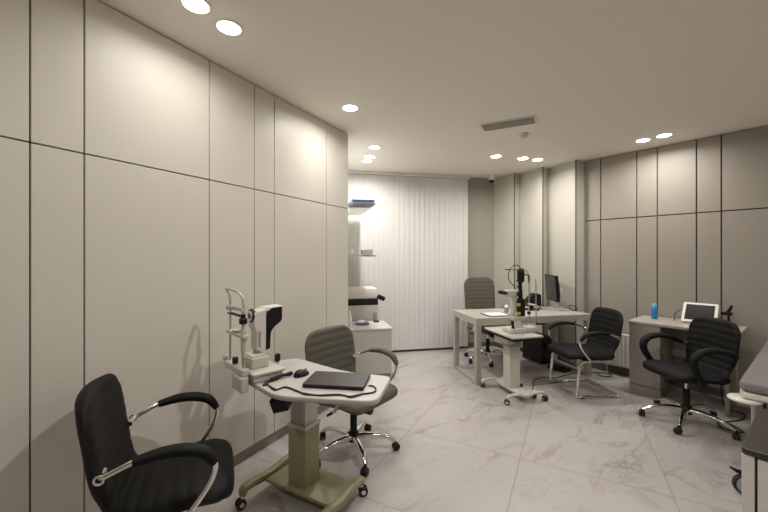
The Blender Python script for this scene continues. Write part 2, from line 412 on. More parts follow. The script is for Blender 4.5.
def caster(mb, x, y, a, r=.027, mi_w=0, mi_f=1, ztop=.075, hood=True):
    M = rotm(0, 0, a, (x, y, 0)); tr = .012
    for s in (-1, 1):
        mb.lathe([(r*.55, s*.022), (r*.9, s*.022), (r, s*.018), (r, s*.008), (r*.9, s*.004), (r*.5, s*.004)], 20, mi_w, M @ Matrix.Translation((tr, 0, r)) @ Matrix.Rotation(PI/2, 4, 'X'))
    mb.tube([(tr, -.0235, r), (tr, .0235, r)], r*.5, 14, mi_f, M)
    mb.tube([(0, 0, ztop), (0, 0, r*2.05), (tr*.6, 0, r*1.5), (tr, 0, r)], [.007, .012, .012, .006], 10, mi_f, M)

def chair(name, label, group, loc, ang, up, metal, dz=0., top=.965, halfw=.25, arms=True, padfull=False, armcol=None, base=None, cat='chair', base_metal=None, pitch=.058, lever=True, padmat=None, sx=1., padk=1.):
    t = thing(name, label, cat, (*loc, 0), R(ang), group)
    padmat = padmat or up; base_metal = base_metal or metal
    seat = [(.262, .425), (.255, .452), (.215, .468), (.1, .472), (-.06, .458), (-.16, .452), (-.235, .462)]
    shell_mesh([(x*sx, z+dz) for x, z in seat], halfw, .085, pitch, .0045, .09, N=60).build('seat', up, t, sharp=60)
    hs = (top-dz-.44)/(.525)
    back = [(-.16, .438), (-.222, .48), (-.262, .565), (-.284, .665), (-.30, .77), (-.318, .87), (-.342, .965)]
    shell_mesh([(x*sx, .44+(z-.44)*hs+dz) for x, z in back], halfw-.008, .058, pitch, .0045, .13, curve=.03, N=70, corner0=.08, waist=.12).build('backrest', up, t, sharp=60)
    if arms:
        for s in (-1, 1):
            y = halfw+.012
            path = [(-.225, .20*s, .655), (-.215, (y-.005)*s, .66), (-.17, (y+.008)*s, .678), (-.10, (y+.016)*s, .702), (0, (y+.02)*s, .716), (.09, (y+.02)*s, .712), (.165, (y+.018)*s, .688), (.208, (y+.014)*s, .638),
                    (.198, (y+.01)*s, .575), (.145, (y+.004)*s, .50), (.08, (y-.01)*s, .432), (.02, (y-.07)*s, .412), (-.02, .10*s, .41)]
            path = [(a*sx, b, c+dz) for a, b, c in path]
            fr = MB().tube(path, .0115, 12, smooth=6).build('armrest', armcol or metal, t, sharp=60)
            pp = path[2:10] if padfull else path[3:8]
            rr = [.019, .024, .026, .027, .027, .026, .024, .02] if padfull else [.020, .027, .029, .028, .02]
            if padfull: pp = path[1:11]; rr = [.016, .02, .023, .025, .026, .026, .025, .024, .022, .018]
            rr = [q*padk for q in rr]
            MB().tube(pp, rr, 14, smooth=6, flat=.72, up=(0, 0, 1)).build('arm_pad', padmat, fr, sharp=60)
            if not padfull:
                MB().tube([(-.222*sx+.0145*math.cos(q*PI/8), (y+.006)*s, .656+dz+.0145*math.sin(q*PI/8)) for q in range(17)], .0045, 8, up=(0, 1, 0)).build('bolt_ring', metal, fr, sharp=60)
    if base == 'star':
        def star(angs, rad=.305):
            MB().lathe([(.022, .075), (.042, .08), (.044, .125), (.034, .15), (.026, .152)], 24).build('hub', BLACKP, t)
            MB().lathe([(.026, .15), (.026, .30+dz*.6), (.022, .305+dz*.6)], 20).build('gas_column', BLACKP, t)
            MB().lathe([(.013, .30+dz*.6), (.013, .405+dz)], 16).build('piston', CHROME, t)
            MB().box(-.13, .10, -.075, .075, .378+dz, .432+dz, .012).build('tilt_mechanism', BLACKP, t)
            MB().lathe([(.012, -.045), (.03, -.04), (.034, 0), (.03, .04), (.012, .045)], 16, M=rotm(0, R(90), 0, (.13, 0, .375+dz))).build('tension_knob', BLACKP, t)
            if lever:
                MB().tube([(0, -.07, .40+dz), (.0, -.17, .395+dz), (.0, -.20, .39+dz), (0, -.265, .385+dz)], [.005, .005, .011, .008], 10).build('lever', BLACKP, t)
            for a in angs:
                a = R(a)-R(ang); M = rotm(0, 0, a)
                lg = MB().tube([(.03, 0, .112), (.09, 0, .118), (.17, 0, .116), (.235, 0, .105), (.275, 0, .088), (rad, 0, .066)], [.028, .026, .023, .021, .019, .016], 12, M=M, smooth=4, flat=.8, up=(0, 0, 1)).build('leg', base_metal, t, sharp=60)
                c = MB(); caster(c, rad*math.cos(a), rad*math.sin(a), a+random.uniform(-2, 2)); c.build('caster', [RUBBER, BLACKP], lg)
        return t, star
    if base == 'sled':
        y = .235
        half = [(-.2, y-.03, .42), (.10, y, .418), (.15, y, .41), (.182, y, .385), (.194, y, .33), (.218, y, .06), (.213, y, .028), (.185, y, .0155), (-.18, y, .0155), (-.215, y, .0155), (-.235, y-.02, .0155)]
        full = half+[(a, -b, c) for a, b, c in half[::-1]]
        MB().tube([(a, b, c+(dz if c > .3 else 0)) for a, b, c in full], .0145, 12, smooth=5).build('sled_frame', base_metal, t, sharp=60)
        for s in (-1, 1):
            for xx in (.16, -.17): MB().box(xx-.025, xx+.025, s*y-.013, s*y+.013, 0.0, .02, .004).build('foot_glide', BLACKP, t)
        MB().box(-.17, .12, -.2, .2, .412+dz, .436+dz, .004).build('seat_pan', BLACKP, t)
    return t, None

def angs_to(pts, c): return [math.degrees(math.atan2(p[1]-c[1], p[0]-c[0])) for p in pts]
GB = 'black upholstered office chairs'; GG = 'grey ribbed office chairs'
# near left
c = (-.945, 1.577); t, st = chair('office_chair', 'black chrome-armed chair cut off at the bottom left corner', GB, c, 24.5, BLACKL, CHROME, top=.925, base='star', halfw=.25, sx=.86, padk=1.08); st([20, 92, 164, 236, 308])
# right
c = (2.64, 3.10); t, st = chair('office_chair', 'black swivel chair with looped black arms before the right desk', GB, c, 180, BLACKL, CHROME, top=.905, base='star', padfull=True, armcol=BLACKP, padk=1.4, sx=.84, dz=-.02)
st(rad=.325, angs=angs_to([(2.282, 3.197), (2.35, 2.852), (2.742, 2.805), (2.90, 3.158), (2.602, 3.387)], (2.6, 3.08)))
# grey behind the near table
c = (-.226, 2.641); t, st = chair('office_chair', 'grey ribbed swivel chair tucked behind the table with laptop', GG, c, -38, GREYL, CHROME, dz=-.03, top=.885, base='star', padmat=GREYL, halfw=.268, sx=.88)
st(angs_to([(-.126, 2.361), (.082, 2.656), (-.14, 2.931), (-.488, 2.807), (-.458, 2.451)], c))
# grey behind the far desk
c = (1.44, 4.935); t, st = chair('office_chair', 'grey high-backed swivel chair behind the white desk', GG, c, -77, GREYL, CHROME, top=1.145, base='star', sx=.84, halfw=.25, padmat=GREYL, armcol=None)
st(angs_to([(1.114, 4.766), (1.398, 4.535), (1.606, 5.047), (1.25, 5.08), (1.68, 4.75)], c))
# sled chair
chair('cantilever_chair', 'black visitor chair on a chrome sled frame beside the white desk', None, (2.15, 3.86), 186, BLACKL, CHROME, top=.875, dz=-.045, base='sled', cat='chair')

# ------------------------------------------------------------------ near instrument table
TR = (-.4765, 2.10); TA = R(-29)
t = thing('instrument_table', 'white-topped height adjustable table on an olive wheeled base', 'table', (*TR, 0), TA)
def loc2(p, o=TR, a=TA):
    d = Vector((p[0]-o[0], p[1]-o[1])); return (d.x*math.cos(a)+d.y*math.sin(a), -d.x*math.sin(a)+d.y*math.cos(a))
top = [(-.737, 1.952), (-.537, 1.75), (-.033, 1.678), (.045, 2.035), (-.22, 2.11), (-.5885, 2.4015), (-.69, 2.345), (-.85, 2.09)]
MB().prism(round_poly([loc2(p) for p in top], [.03, .08, .07, .05, .15, .05, .03, .03], 6), .735, .762, .006).build('tabletop', TABLEW, t)
MB().prism(rrect(-.108, .028, -.016, .116, .008), .055, .43, .004).build('column_sleeve', OLIVE, t)
up = MB().prism(rrect(-.099, .019, -.007, .107, .004), .43, .735)
for k in range(5): up.box(-.089+k*.021, -.076+k*.021, -.0105, -.0065, .452, .733, .001)
up.build('inner_column', SILVER, t)
MB().box(-.112, .032, -.020, .120, .425, .45, .003).build('collar', SILVER, t)
MB().box(-.255, .255, -.055, .19, .066, .086, .004).build('base_plate', OLIVE, t)
for s in (-1, 1):
    pts = [(.271*s, -.215, .086), (.271*s, -.195, .112), (.271*s, -.10, .112), (.271*s, 0, .10), (.271*s, .10, .112), (.271*s, .195, .112), (.271*s, .215, .086)]
    V = []; F = []; prof = [(-.222, .068), (-.222, .108), (-.20, .122), (-.10, .120), (0, .105), (.10, .120), (.20, .122), (.222, .108), (.222, .068), (.197, .068), (.19, .088), (.09, .080), (0, .062), (-.09, .080), (-.19, .088), (-.197, .068)]
    bm = bmesh.new(); a_ = [bm.verts.new((.271*s-.021, y, z)) for y, z in prof]; b_ = [bm.verts.new((.271*s+.021, y, z)) for y, z in prof]
    n = len(prof); bm.faces.new(a_); bm.faces.new(b_[::-1])
    for i in range(n): bm.faces.new((a_[i], b_[i], b_[(i+1) % n], a_[(i+1) % n]))
    bmesh.ops.recalc_face_normals(bm, faces=bm.faces[:]); bmesh.ops.bevel(bm, geom=bm.edges[:], offset=.003, segments=1, affect='EDGES')
    MB().bm(bm).build('foot', OLIVE, t)
    for yy in (-.209, .209):
        c = MB(); caster(c, .271*s, yy, random.uniform(0, 6), .028, 0, 1, .069); c.build('caster', [RUBBER, CHROME], t)
ps = MB().box(-.045, .045, -.042, .042, -.04, .04, .006, M=rotm(R(12), R(-14), R(25), (-.02, -.16, .642))); ps.build('power_supply', BLACKP, t)
MB().lathe([(.012, -.02), (.016, -.015), (.016, .015), (.012, .02)], 14, M=rotm(0, R(90), 0, (.03, -.10, .655))).build('clamp_knob', OLIVE, t)
MB().tube([(-.03, .0, .728), (-.01, -.06, .70), (-.01, -.12, .67)], .012, 10).build('support_arm', GREYC, t)
MB().box(-.12, .22, .03, .11, .715, .735, .003).build('top_bracket', GREYC, t)

TZ = .762
t = thing('laptop', 'closed dark grey laptop on the white instrument table', 'laptop', (-.252, 1.935, TZ), R(-8))
MB().prism(rrect(-.163, .163, -.108, .108, .012), .002, .013, .003).build('base', BLACKP, t)
MB().prism(rrect(-.163, .163, -.108, .108, .012), .0135, .021, .003).build('lid', LAPT, t)
t = thing('computer_mouse', 'black computer mouse on the table left of the laptop', 'mouse', (-.475, 2.045, TZ), R(50))
bm = bmesh.new(); bmesh.ops.create_uvsphere(bm, u_segments=24, v_segments=14, radius=1)
for v in bm.verts: v.co = Vector((v.co.x*.052, v.co.y*.031*(1-.12*v.co.x), max(v.co.z, -.05)*.034*(1-.25*v.co.x)+.002))
MB().bm(bm).build('body', BLACKP, t, sharp=60)
MB().lathe([(.003, -.003), (.006, -.003), (.006, .003), (.003, .003)], 12, M=rotm(R(90), 0, 0, (.028, 0, .029))).build('scroll_wheel', GREYC, t)
cb = [(-.548, 2.03), (-.572, 2.0), (-.603, 1.958), (-.632, 1.91), (-.634, 1.872), (-.619, 1.885), (-.554, 1.82), (-.51, 1.848), (-.425, 1.784), (-.398, 1.767), (-.32, 1.742), (-.216, 1.748), (-.166, 1.729), (-.111, 1.758), (-.055, 1.78), (-.041, 1.824), (-.06, 1.868), (-.082, 1.872)]
t = thing('power_cable', 'black cable winding round the laptop on the white table', 'cable', (0, 0, TZ))
zz = [.012, .016, .014, .0095, .006]+[.0045]*13
MB().tube([(x, y, z) for (x, y), z in zip(cb, zz)], [.0085, .0095, .008, .0085, .005]+[.004]*13, 10, smooth=6).build('cord', BLACKP, t, sharp=60)
MB().tube([(x+.006*math.sin(i*1.7), y+.012*math.cos(i*1.9), .004) for i, (x, y) in enumerate(cb[4:14])], .003, 8, smooth=6).build('second_cord', BLACKP, t, sharp=60)
MB().tube([(-.532, 2.050, .013), (-.54, 2.040, .013), (-.555, 2.022, .014)], [.011, .0125, .010], 10).build('plug', BLACKP, t)
MB().tube([(-.590, 1.978, .013), (-.615, 1.94, .0125)], .012, 10).build('ferrite', BLACKP, t)

# ------------------------------------------------------------------ tonometer with chin rest
EA = R(43); C0 = (-.83, 2.0)
t = thing('eye_instrument', 'white and black eye examination head with chin rest on the near table', 'eye instrument', (*C0, 0), EA)
# local x = towards operator, local y = away (minus W)
MB().box(.03, .20, -.162, .07, .764, .80, .006).build('base_unit', CREAM, t)
MB().box(.022, .212, -.172, .075, .80, .816, .006).build('base_lid', CREAM, t)
MB().box(.05, .155, -.085, .07, .816, .875, .008).build('stage', CREAM, t)
MB().box(.062, .143, -.06, .05, .875, .884, .003).build('stage_plate', WHITEP, t)
MB().tube([(.115, 0, .883), (.115, 0, .912)], [.022, .018], 16).build('pivot', SILVER, t)
def side_prism(poly, y0, y1, bev): return MB().prism(poly, y0, y1, bev, M=Matrix.Rotation(PI/2, 4, 'X'), seg=3)
white = round_poly([(.088, .93), (.150, .925), (.152, 1.168), (.085, 1.155), (.072, 1.14), (.074, 1.06), (.09, 1.035)], [.012, .004, .006, .015, .012, .02, .02], 4)
side_prism([(x+.008, z-.024) for x, z in white], -.045, .045, .008).build('front_shell', WHITEP, t)
black = round_poly([(.146, .925), (.172, .93), (.176, 1.03), (.205, 1.06), (.248, 1.085), (.248, 1.172), (.172, 1.170), (.146, 1.13)], [.004, .012, .02, .03, .02, .012, .03, .004], 5)
side_prism([(x+.006, z-.024) for x, z in black], -.049, .049, .006).build('rear_shell', BLACKP, t)
MB().prism(round_poly([(.152, 1.126), (.256, 1.144), (.256, 1.152), (.152, 1.148)], .003), -.047, .047, .002, M=Matrix.Rotation(PI/2, 4, 'X')).build('top_cover', WHITEP, t)
LM = rotm(0, R(90), 0, (.092, -.004, 1.104))
MB().lathe([(.030, -.018), (.040, -.016), (.041, -.002), (.039, .003)], 28, M=LM).build('lens_ring', BLACKP, t)
MB().lathe([(.018, -.022), (.031, -.021), (.031, -.012), (.018, -.012)], 28, M=LM).build('lens_bezel', WHITEP, t)
MB().lathe([(.0, -.025), (.014, -.024), (.017, -.020), (.017, -.008)], 24, M=LM).build('lens', BLACKG, t)
MB().box(.106, .120, -.0475, -.0445, .926, 1.016, .0008).build('side_label', GREYC, t)
# joystick
MB().tube([(.228, -.03, .7635), (.23, -.03, .80), (.231, -.03, .82)], [.016, .010, .010], 14).build('joystick_stem', SILVER, t)
MB().tube([(.231, -.03, .815), (.231, -.03, .822), (.232, -.03, .855), (.232, -.03, .862)], [.010, .0165, .0165, .012], 16).build('joystick_grip', BLACKP, t)
# chin rest
for s, zt in ((1, 1.2), (-1, 1.13)):
    MB().tube([(0, .10*s, .84), (0, .10*s, zt)], .0068, 12).build('post', CHROME, t)
MB().tube([(0, .10, 1.19), (-.004, .102, 1.228), (-.018, .103, 1.254), (-.022, .09, 1.262), (-.02, .02, 1.260), (-.014, -.055, 1.252), (-.004, -.09, 1.225), (0, -.10, 1.18), (0, -.10, 1.12)], .0075, 12, smooth=5).build('head_arch', SILVER, t, sharp=60)
MB().tube([(-.014, .115, 1.15), (.012, .06, 1.152), (.018, 0, 1.152), (.012, -.06, 1.152), (-.014, -.115, 1.15)], .008, 12, smooth=4, flat=1.7).build('forehead_rest', CREAM, t, sharp=60)
MB().tube([(0, .125, 1.115), (.004, .06, 1.117), (.004, -.10, 1.117)], .008, 10).build('forehead_bar', BLACKP, t)
MB().box(-.026, .012, -.128, -.094, 1.082, 1.116, .007).build('fixation_clamp', BLACKP, t)
MB().lathe([(.008, -.012), (.013, -.01), (.013, .01), (.008, .012)], 16, M=rotm(0, 0, 0, (-.006, -.11, 1.124))).build('clamp_screw', BLACKP, t)
MB().box(-.016, .018, -.13, .13, 1.0, 1.022, .007).build('chin_bar', CREAM, t)
MB().lathe([(.02, 1.02), (.045, 1.026), (.05, 1.036), (.044, 1.034), (.01, 1.029)], 24, M=Matrix.Translation((.012, 0, 0)) @ Matrix.Diagonal((.7, 1, 1, 1))).build('chin_cup', CREAM, t)
MB().tube([(0, -.10, .90), (0, -.10, .93), (0, -.10, 1.04), (0, -.10, 1.075)], [.009, .0145, .016, .010], 16).build('post_sleeve', CREAM, t)
MB().box(-.022, .02, -.128, .135, .80, .84, .008).build('bridge', CREAM, t)
MB().lathe([(.012, -.02), (.02, -.016), (.02, .016), (.012, .02)], 16, M=rotm(R(90), 0, 0, (-.003, .15, .845))).build('height_knob', CREAM, t)
MB().box(-.03, .018, -.135, .0, .715, .80, .010).build('under_box', CREAM, t)
MB().lathe([(.016, 0), (.016, .03), (.012, .034)], 16, M=Matrix.Translation((-.008, 0, .848))).build('black_cap', BLACKP, t)

# ------------------------------------------------------------------ far desk
t = thing('desk', 'long white desk with frame legs standing before the stepped panels', 'desk', (1.035, 3.97, 0), BA)
DL = 1.50; DW = .655
MB().box(0, DL, 0, DW, .67, .75, .003).build('desktop', DESKW, t)
for x0 in (0, DL-.06):
    for y0 in (0, DW-.06): MB().box(x0, x0+.06, y0, y0+.06, .035, .67, .002).build('leg', DESKW, t)
    MB().box(x0, x0+.06, 0, DW, 0, .035, .002).build('floor_rail', DESKW, t)
DZ = .75
t = thing('clipboard', 'black clipboard with white sheets at the left of the white desk', 'clipboard', (1.36, 4.235, DZ), R(12))
MB().prism(rrect(-.17, .12, -.12, .12, .01), 0, .006, .001).build('board', BLACKP, t)
MB().box(-.15, .09, -.105, .105, .006, .010).build('sheets', PAPER, t)
t = thing('spray_bottle', 'small grey-white bottle on the far desk beside the microscope eyepieces', 'bottle', (1.49, 4.32, DZ))
MB().lathe([(.026, 0), (.028, .005), (.028, .085), (.012, .10), (.012, .112)], 18).build('body', WHITEP, t)
MB().lathe([(.0285, .02), (.0285, .075)], 18).build('wrap_label', GREYC, t)
t = thing('monitor', 'flat black computer monitor turned sideways on the white desk', 'monitor', (2.235, 4.68, DZ), R(83))
MB().prism(rrect(-.11, .11, -.15, .085, .02), 0, .014, .004).build('stand_base', SILVER, t)
MB().box(-.03, .03, -.055, -.03, .01, .28, .004).build('stand_neck', SILVER, t)
Mm = rotm(R(-4), 0, 0, (0, 0, .05))
MB().box(-.21, .21, -.015, .022, .065, .40, .006, M=Mm).build('screen_housing', BLACKP, t)
MB().box(-.195, .195, .0215, .0235, .083, .388, .0005, M=Mm).build('screen', SCREEN, t)
MB().box(-.12, .12, -.055, -.012, .10, .31, .012, M=Mm).build('rear_bulge', BLACKP, t)
t = thing('display_device', 'small black sloping device on a flat foot on the far desk', 'device', (1.92, 4.60, DZ), R(15))
MB().prism(rrect(-.075, .075, -.055, .055, .012), 0, .02, .004).build('foot', BLACKP, t)
MB().box(-.02, .02, -.005, .03, .018, .09, .004).build('neck', BLACKP, t)
MB().prism(round_poly([(-.135, .06), (.12, .055), (.115, .20), (.02, .225), (-.07, .15)], [.01, .015, .02, .03, .05], 5), -.05, .03, .005, M=Matrix.Rotation(PI/2, 4, 'X')).build('head', BLACKP, t)
t = thing('marker_cup', 'small pinkish tub on the far desk beside the monitor foot', 'cup', (2.06, 4.71, DZ))
MB().lathe([(.03, 0), (.036, .07), (.033, .07), (.028, .006)], 18).build('tub', PINKB, t)
tag(MB().tube([(2.425, 4.52, DZ+.007), (2.45, 4.50, DZ+.03), (2.455, 4.56, DZ+.05), (2.43, 4.63, DZ+.06), (2.41, 4.60, DZ+.03), (2.415, 4.54, DZ+.008), (2.45, 4.48, DZ+.006)], .005, 8, smooth=6).build('monitor_cable', BLACKP, sharp=60), 'loose black cable looped behind the monitor', 'cable')
tag(MB().box(-.04, .04, -.006, 0, -.04, .04, .003).build('wall_socket', WHITEP, None, (2.34, 4.70, .98), math.atan2(-.492, .131)), 'white square wall socket on the stepped panel behind the monitor', 'socket')
t = thing('computer_tower', 'black computer tower on the floor under the white desk', 'computer', (2.115, 4.90, 0), R(-72))
MB().box(-.20, .17, -.085, .085, .012, .375, .006).build('case', BLACKP, t)
MB().box(.17, .182, -.082, .082, .015, .372, .004).build('front_panel', BLACKG, t)
for sx in (-.15, .13):
    for sy in (-.06, .06): MB().box(sx-.015, sx+.015, sy-.015, sy+.015, 0, .0125).build('foot', RUBBER, t)
t = thing('low_box', 'flat black pedal box on the floor under the visitor chair', 'oblong', (2.235, 4.53, 0), R(-60))  # low black box of unknown use
MB().box(-.12, .12, -.07, .07, 0, .035, .006).build('base', BLACKP, t)
MB().box(-.10, .06, -.055, .055, .034, .052, .006, M=rotm(0, R(4), 0)).build('upper_slab', BLACKP, t)

# ------------------------------------------------------------------ slit lamp table + slit lamp
SR = (1.35, 3.74); SA = R(15)
t = thing('instrument_table', 'small white-topped table on castors in front of the far desk', 'table', (*SR, 0), SA)
MB().prism(rrect(-.178, .178, -.268, .262, .02), .640, .6565, .003).build('tabletop', TABLEW, t)
MB().prism(rrect(-.174, .174, -.262, .256, .02), .615, .640, .002).build('underframe', BLACKP, t)
MB().box(-.062, .062, -.05, .07, .08, .52, .006).build('column_sleeve', CREAM, t)
MB().box(-.07, .07, -.058, .078, .50, .555, .004).build('collar', GREYC, t)
MB().box(-.05, .05, -.04, .058, .55, .618, .003).build('inner_column', SILVER, t)
MB().box(-.14, -.05, -.12, .12, .555, .612, .006).build('side_drawer', CREAM, t)
MB().box(-.07, .07, -.225, .225, .058, .08, .004).build('base_plate', CREAM, t)
for s in (-1, 1):
    MB().tube([(-.215, .235*s, .066), (-.19, .235*s, .084), (-.1, .235*s, .088), (0, .235*s, .07), (.1, .235*s, .088), (.19, .235*s, .084), (.215, .235*s, .066)], .02, 12, smooth=4, flat=.7, up=(0, 0, 1)).build('foot', CREAM, t, sharp=60)
    for xx in (-.208, .208):
        c = MB(); caster(c, xx, .235*s, random.uniform(0, 6), .026, 0, 1, .07); c.build('caster', [RUBBER, CHROME], t)
c = MB(); caster(c, .15, -.165, 1.9, .024, 0, 1, .07); c.build('caster', [RUBBER, CHROME], t)
MB().box(.05, .165, -.185, -.145, .066, .082, .004).build('caster_bracket', CREAM, t)
MB().cyl((.062, -.045, .10), (.088, -.05, .10), .016, 14).build('power_inlet', BLACKP, t)

LR = (1.40, 3.72, .657)
t = thing('slit_lamp', 'upright black and cream slit lamp microscope on the small table', 'slit lamp', LR, R(15))
z0 = LR[2]
def zz_(z): return z-z0
MB().prism(rrect(-.135, .06, -.08, .08, .02), 0, .048, .008).build('base', CREAM, t)
MB().prism(rrect(.068, .20, -.07, .05, .015), 0, .05, .008).build('chin_rest_base', CREAM, t)
MB().tube([(-.005, 0, .045), (-.005, 0, .09), (-.005, 0, .125)], [.06, .045, .042], 20).build('cross_slide', CREAM, t)
MB().prism(rrect(-.07, .09, -.035, .035, .03), .125, .165, .006).build('swing_arm', CREAM, t)
MB().tube([(-.045, .01, .16), (-.05, .01, .22), (-.042, .01, .33), (-.03, .01, .40)], [.026, .032, .03, .026], 14, smooth=3).build('microscope_arm', CREAM, t, sharp=60)
MB().box(-.145, -.005, -.034, .034, .37, .44, .014).build('microscope_body', CREAM, t)
for s in (-1, 1): MB().tube([(-.14, .022*s, .412), (-.165, .022*s, .415), (-.167, .022*s, .415), (-.205, .022*s, .418)], [.012, .013, .021, .019], 14).build('eyepiece', BLACKP, t)
MB().lathe([(.010, -.02), (.024, -.016), (.024, .016), (.010, .02)], 18, M=rotm(R(90), 0, 0, (-.015, -.045, .40))).build('magnification_knob', BLACKP, t)
MB().box(.002, .07, -.032, .028, .165, .345, .008).build('lamp_column', BLACKP, t)
for k, z in enumerate((.18, .225, .27)): MB().box(-.030, .012, -.036, -.02, z, z+.030, .003).build('yellow_label', YEL if k != 1 else BLACKP, t)
MB().tube([(.035, 0, .34), (.035, 0, .43), (.03, 0, .45), (.03, 0, .53)], [.024, .02, .019, .019], 16).build('prism_tower', BLACKP, t)
MB().tube([(-.01, 0, .47), (.055, 0, .47)], .007, 8).build('filter_lever', BLACKP, t)
MB().tube([(-.015, 0, .532), (.06, 0, .532)], .006, 8).build('aperture_lever', BLACKP, t)
MB().tube([(.038, 0, .515), (.038, 0, .53), (.038, 0, .625), (.038, 0, .655), (.036, 0, .665)], [.02, .036, .038, .03, .018], 20).build('lamp_housing', BLACKP, t)
MB().tube([(.02, 0, .643), (-.06, .0, .65), (-.15, 0, .655)], [.005, .004, .006], 8).build('tilt_rod', BLACKP, t)
MB().tube([(.04, 0, .655), (.02, .01, .69), (-.03, .015, .695), (-.08, .015, .655), (-.10, .015, .59), (-.085, .015, .53), (-.04, .01, .48), (-.02, .01, .43)], .0042, 8, smooth=6).build('lamp_cable', BLACKP, t, sharp=60)
MB().tube([(.07, 0, .60), (.135, 0, .59), (.138, 0, .585), (.138, 0, .51)], [.006, .007, .009, .007], 8).build('fixation_lamp', BLACKP, t)
MB().tube([(.065, 0, .62), (.09, 0, .645), (.12, 0, .625), (.135, 0, .59)], .003, 8, smooth=5).build('fixation_cable', BLACKP, t)
for yy in (-.06, .05): MB().tube([(.178, yy, .02), (.178, yy, .50), (.172, yy, .53)], .006, 10).build('chin_rest_post', CHROME, t)
MB().tube([(.172, -.06, .53), (.165, -.06, .55), (.165, -.01, .556), (.165, .05, .55), (.172, .05, .53)], .006, 10, smooth=4).build('forehead_band', SILVER, t)
MB().box(.16, .19, -.068, .058, .27, .285, .004).build('chin_bar', CREAM, t)
MB().tube([(.16, -.085, .09), (.27, -.085, .085)], .012, 10).build('grip_bar', BLACKP, t)
MB().tube([(-.088, -.05, .045), (-.092, -.05, .075), (-.095, -.05, .10), (-.098, -.05, .125)], [.022, .012, .014, .016], 14).build('joystick', BLACKP, t)
MB().lathe([(.012, -.012), (.016, -.01), (.016, .01), (.012, .012)], 14, M=rotm(R(90), 0, 0, (.10, -.05, .20))).build('slit_knob', BLACKP, t)

fc = [(1.425, 3.725), (1.484, 3.80), (1.57, 3.79), (1.66, 3.95), (1.75, 4.14), (1.90, 4.22), (2.02, 4.20), (2.3, 4.36), (2.57, 4.40), (2.68, 4.39), (2.76, 4.33), (2.72, 4.26), (2.62, 4.27), (2.63, 4.37), (2.70, 4.40)]
zf = [.10, .03]+[.005]*13; fc[0] = (1.44, 3.715)
tag(MB().tube([(x, y, z) for (x, y), z in zip(fc, zf)], .005, 8, smooth=6).build('floor_cable', BLACKP, sharp=60), 'black power cable trailing over the floor under the visitor chair', 'cable')

# ------------------------------------------------------------------ right wall furniture (n = out to the wall, s = along it)
def RW(n, s): return (n*.779+s*.627, n*.627-s*.779)
t = thing('radiator', 'white ribbed radiator low on the right wall behind the visitor chair', 'radiator', (*RW(4.965, -1.73), 0), RA)
MB().box(0, .38, -.03, -.012, .12, .50, .004).build('rear_panel', RADW, t)
fp = MB().box(0, .38, -.075, -.055, .12, .50, .004)
fp.build('front_panel', RADW, t)
for k in range(9): MB().tube([(.022+k*.042, -.077, .135), (.022+k*.042, -.077, .485)], .0085, 8).build('rib', RADW, t)
MB().box(0, .38, -.078, -.01, .498, .508, .003).build('top_grille', RADW, t)
for xx in (.04, .34): MB().box(xx-.01, xx+.01, -.06, .0, .2, .22).build('bracket', RADW, t)
for xx in (.03, .35): MB().tube([(xx, -.045, .125), (xx, -.045, .0)], .008, 10).build('pipe', RADW, t)

t = thing('desk', 'narrow grey-beige desk with a side cabinet against the right wall', 'desk', (*RW(4.425, -1.315), 0), RA)
MB().box(-.008, .84, -.01, .515, .735, .762, .003).build('desktop', DESKW, t)
MB().box(0, .27, .018, .50, .085, .735, .002).build('side_cabinet', WALLR, t)
MB().box(.002, .268, 0, .017, .10, .731, .002).build('door', WALLR, t)
MB().box(.0, .27, .012, .49, 0, .085).build('plinth', WALLR, t)
MB().box(.745, .775, .0, .50, 0, .735, .002).build('end_panel', WALLR, t)
MB().box(.27, .745, .47, .49, .36, .735).build('modesty_panel', WALLR, t)
RZ = .762
t = thing('spray_bottle', 'blue bottle with pale cap on the right desk', 'bottle', (*RW(4.74, -1.17), RZ))
MB().lathe([(.026, 0), (.029, .005), (.029, .115), (.022, .132), (.016, .136)], 22).build('body', BLUE, t)
MB().lathe([(.021, .136), (.021, .162), (.016, .168)], 18).build('cap', BLUECAP, t)
t = thing('tablet_monitor', 'white framed tilted touch screen on the right desk', 'screen', (*RW(4.73, -.80), RZ), RA)
Mt = rotm(R(-37), 0, 0, (0, -.03, .012))
MB().prism(rrect(-.137, .137, 0, .232, .012), -.012, .012, .004, M=Mt @ Matrix.Rotation(PI/2, 4, 'X')).build('frame', WHITEP, t)
MB().box(-.112, .112, -.0138, -.0122, .028, .208, .0004, M=Mt).build('display', SCREEN, t)
MB().prism([(0, 0), (.15, 0), (.135, .13)], -.06, .06, .004, M=Matrix.Rotation(PI/2, 4, 'Z') @ Matrix.Rotation(PI/2, 4, 'X')).build('rear_stand', WHITEP, t)
t = thing('scanner_holder', 'black probe holder behind the right end of the touch screen', 'probe holder', (*RW(4.88, -.60), RZ), RA+R(10)); t.scale = (.8, .8, .85)
MB().prism(rrect(-.05, .05, -.05, .05, .015), 0, .02, .004).build('foot', BLACKP, t)
MB().tube([(0, 0, .015), (0, 0, .10), (-.01, 0, .14)], [.014, .012, .012], 12).build('stem', BLACKP, t)
MB().box(-.075, .035, -.025, .025, .115, .155, .01).build('cradle', BLACKP, t)
MB().tube([(-.01, 0, .15), (.012, -.01, .19), (.026, -.015, .235)], [.017, .017, .012], 12).build('probe', BLACKP, t)
tag(MB().tube([(*RW(4.76, -1.0), RZ+.006), (*RW(4.80, -1.005), RZ+.07), (*RW(4.82, -.97), RZ+.11), (*RW(4.87, -.94), RZ+.12), (*RW(4.92, -.92), RZ+.09), (*RW(4.93, -.91), RZ+.03)], .004, 8, smooth=6).build('screen_cable', BLACKP, sharp=60), 'thin dark cable arching left of the touch screen', 'cable')
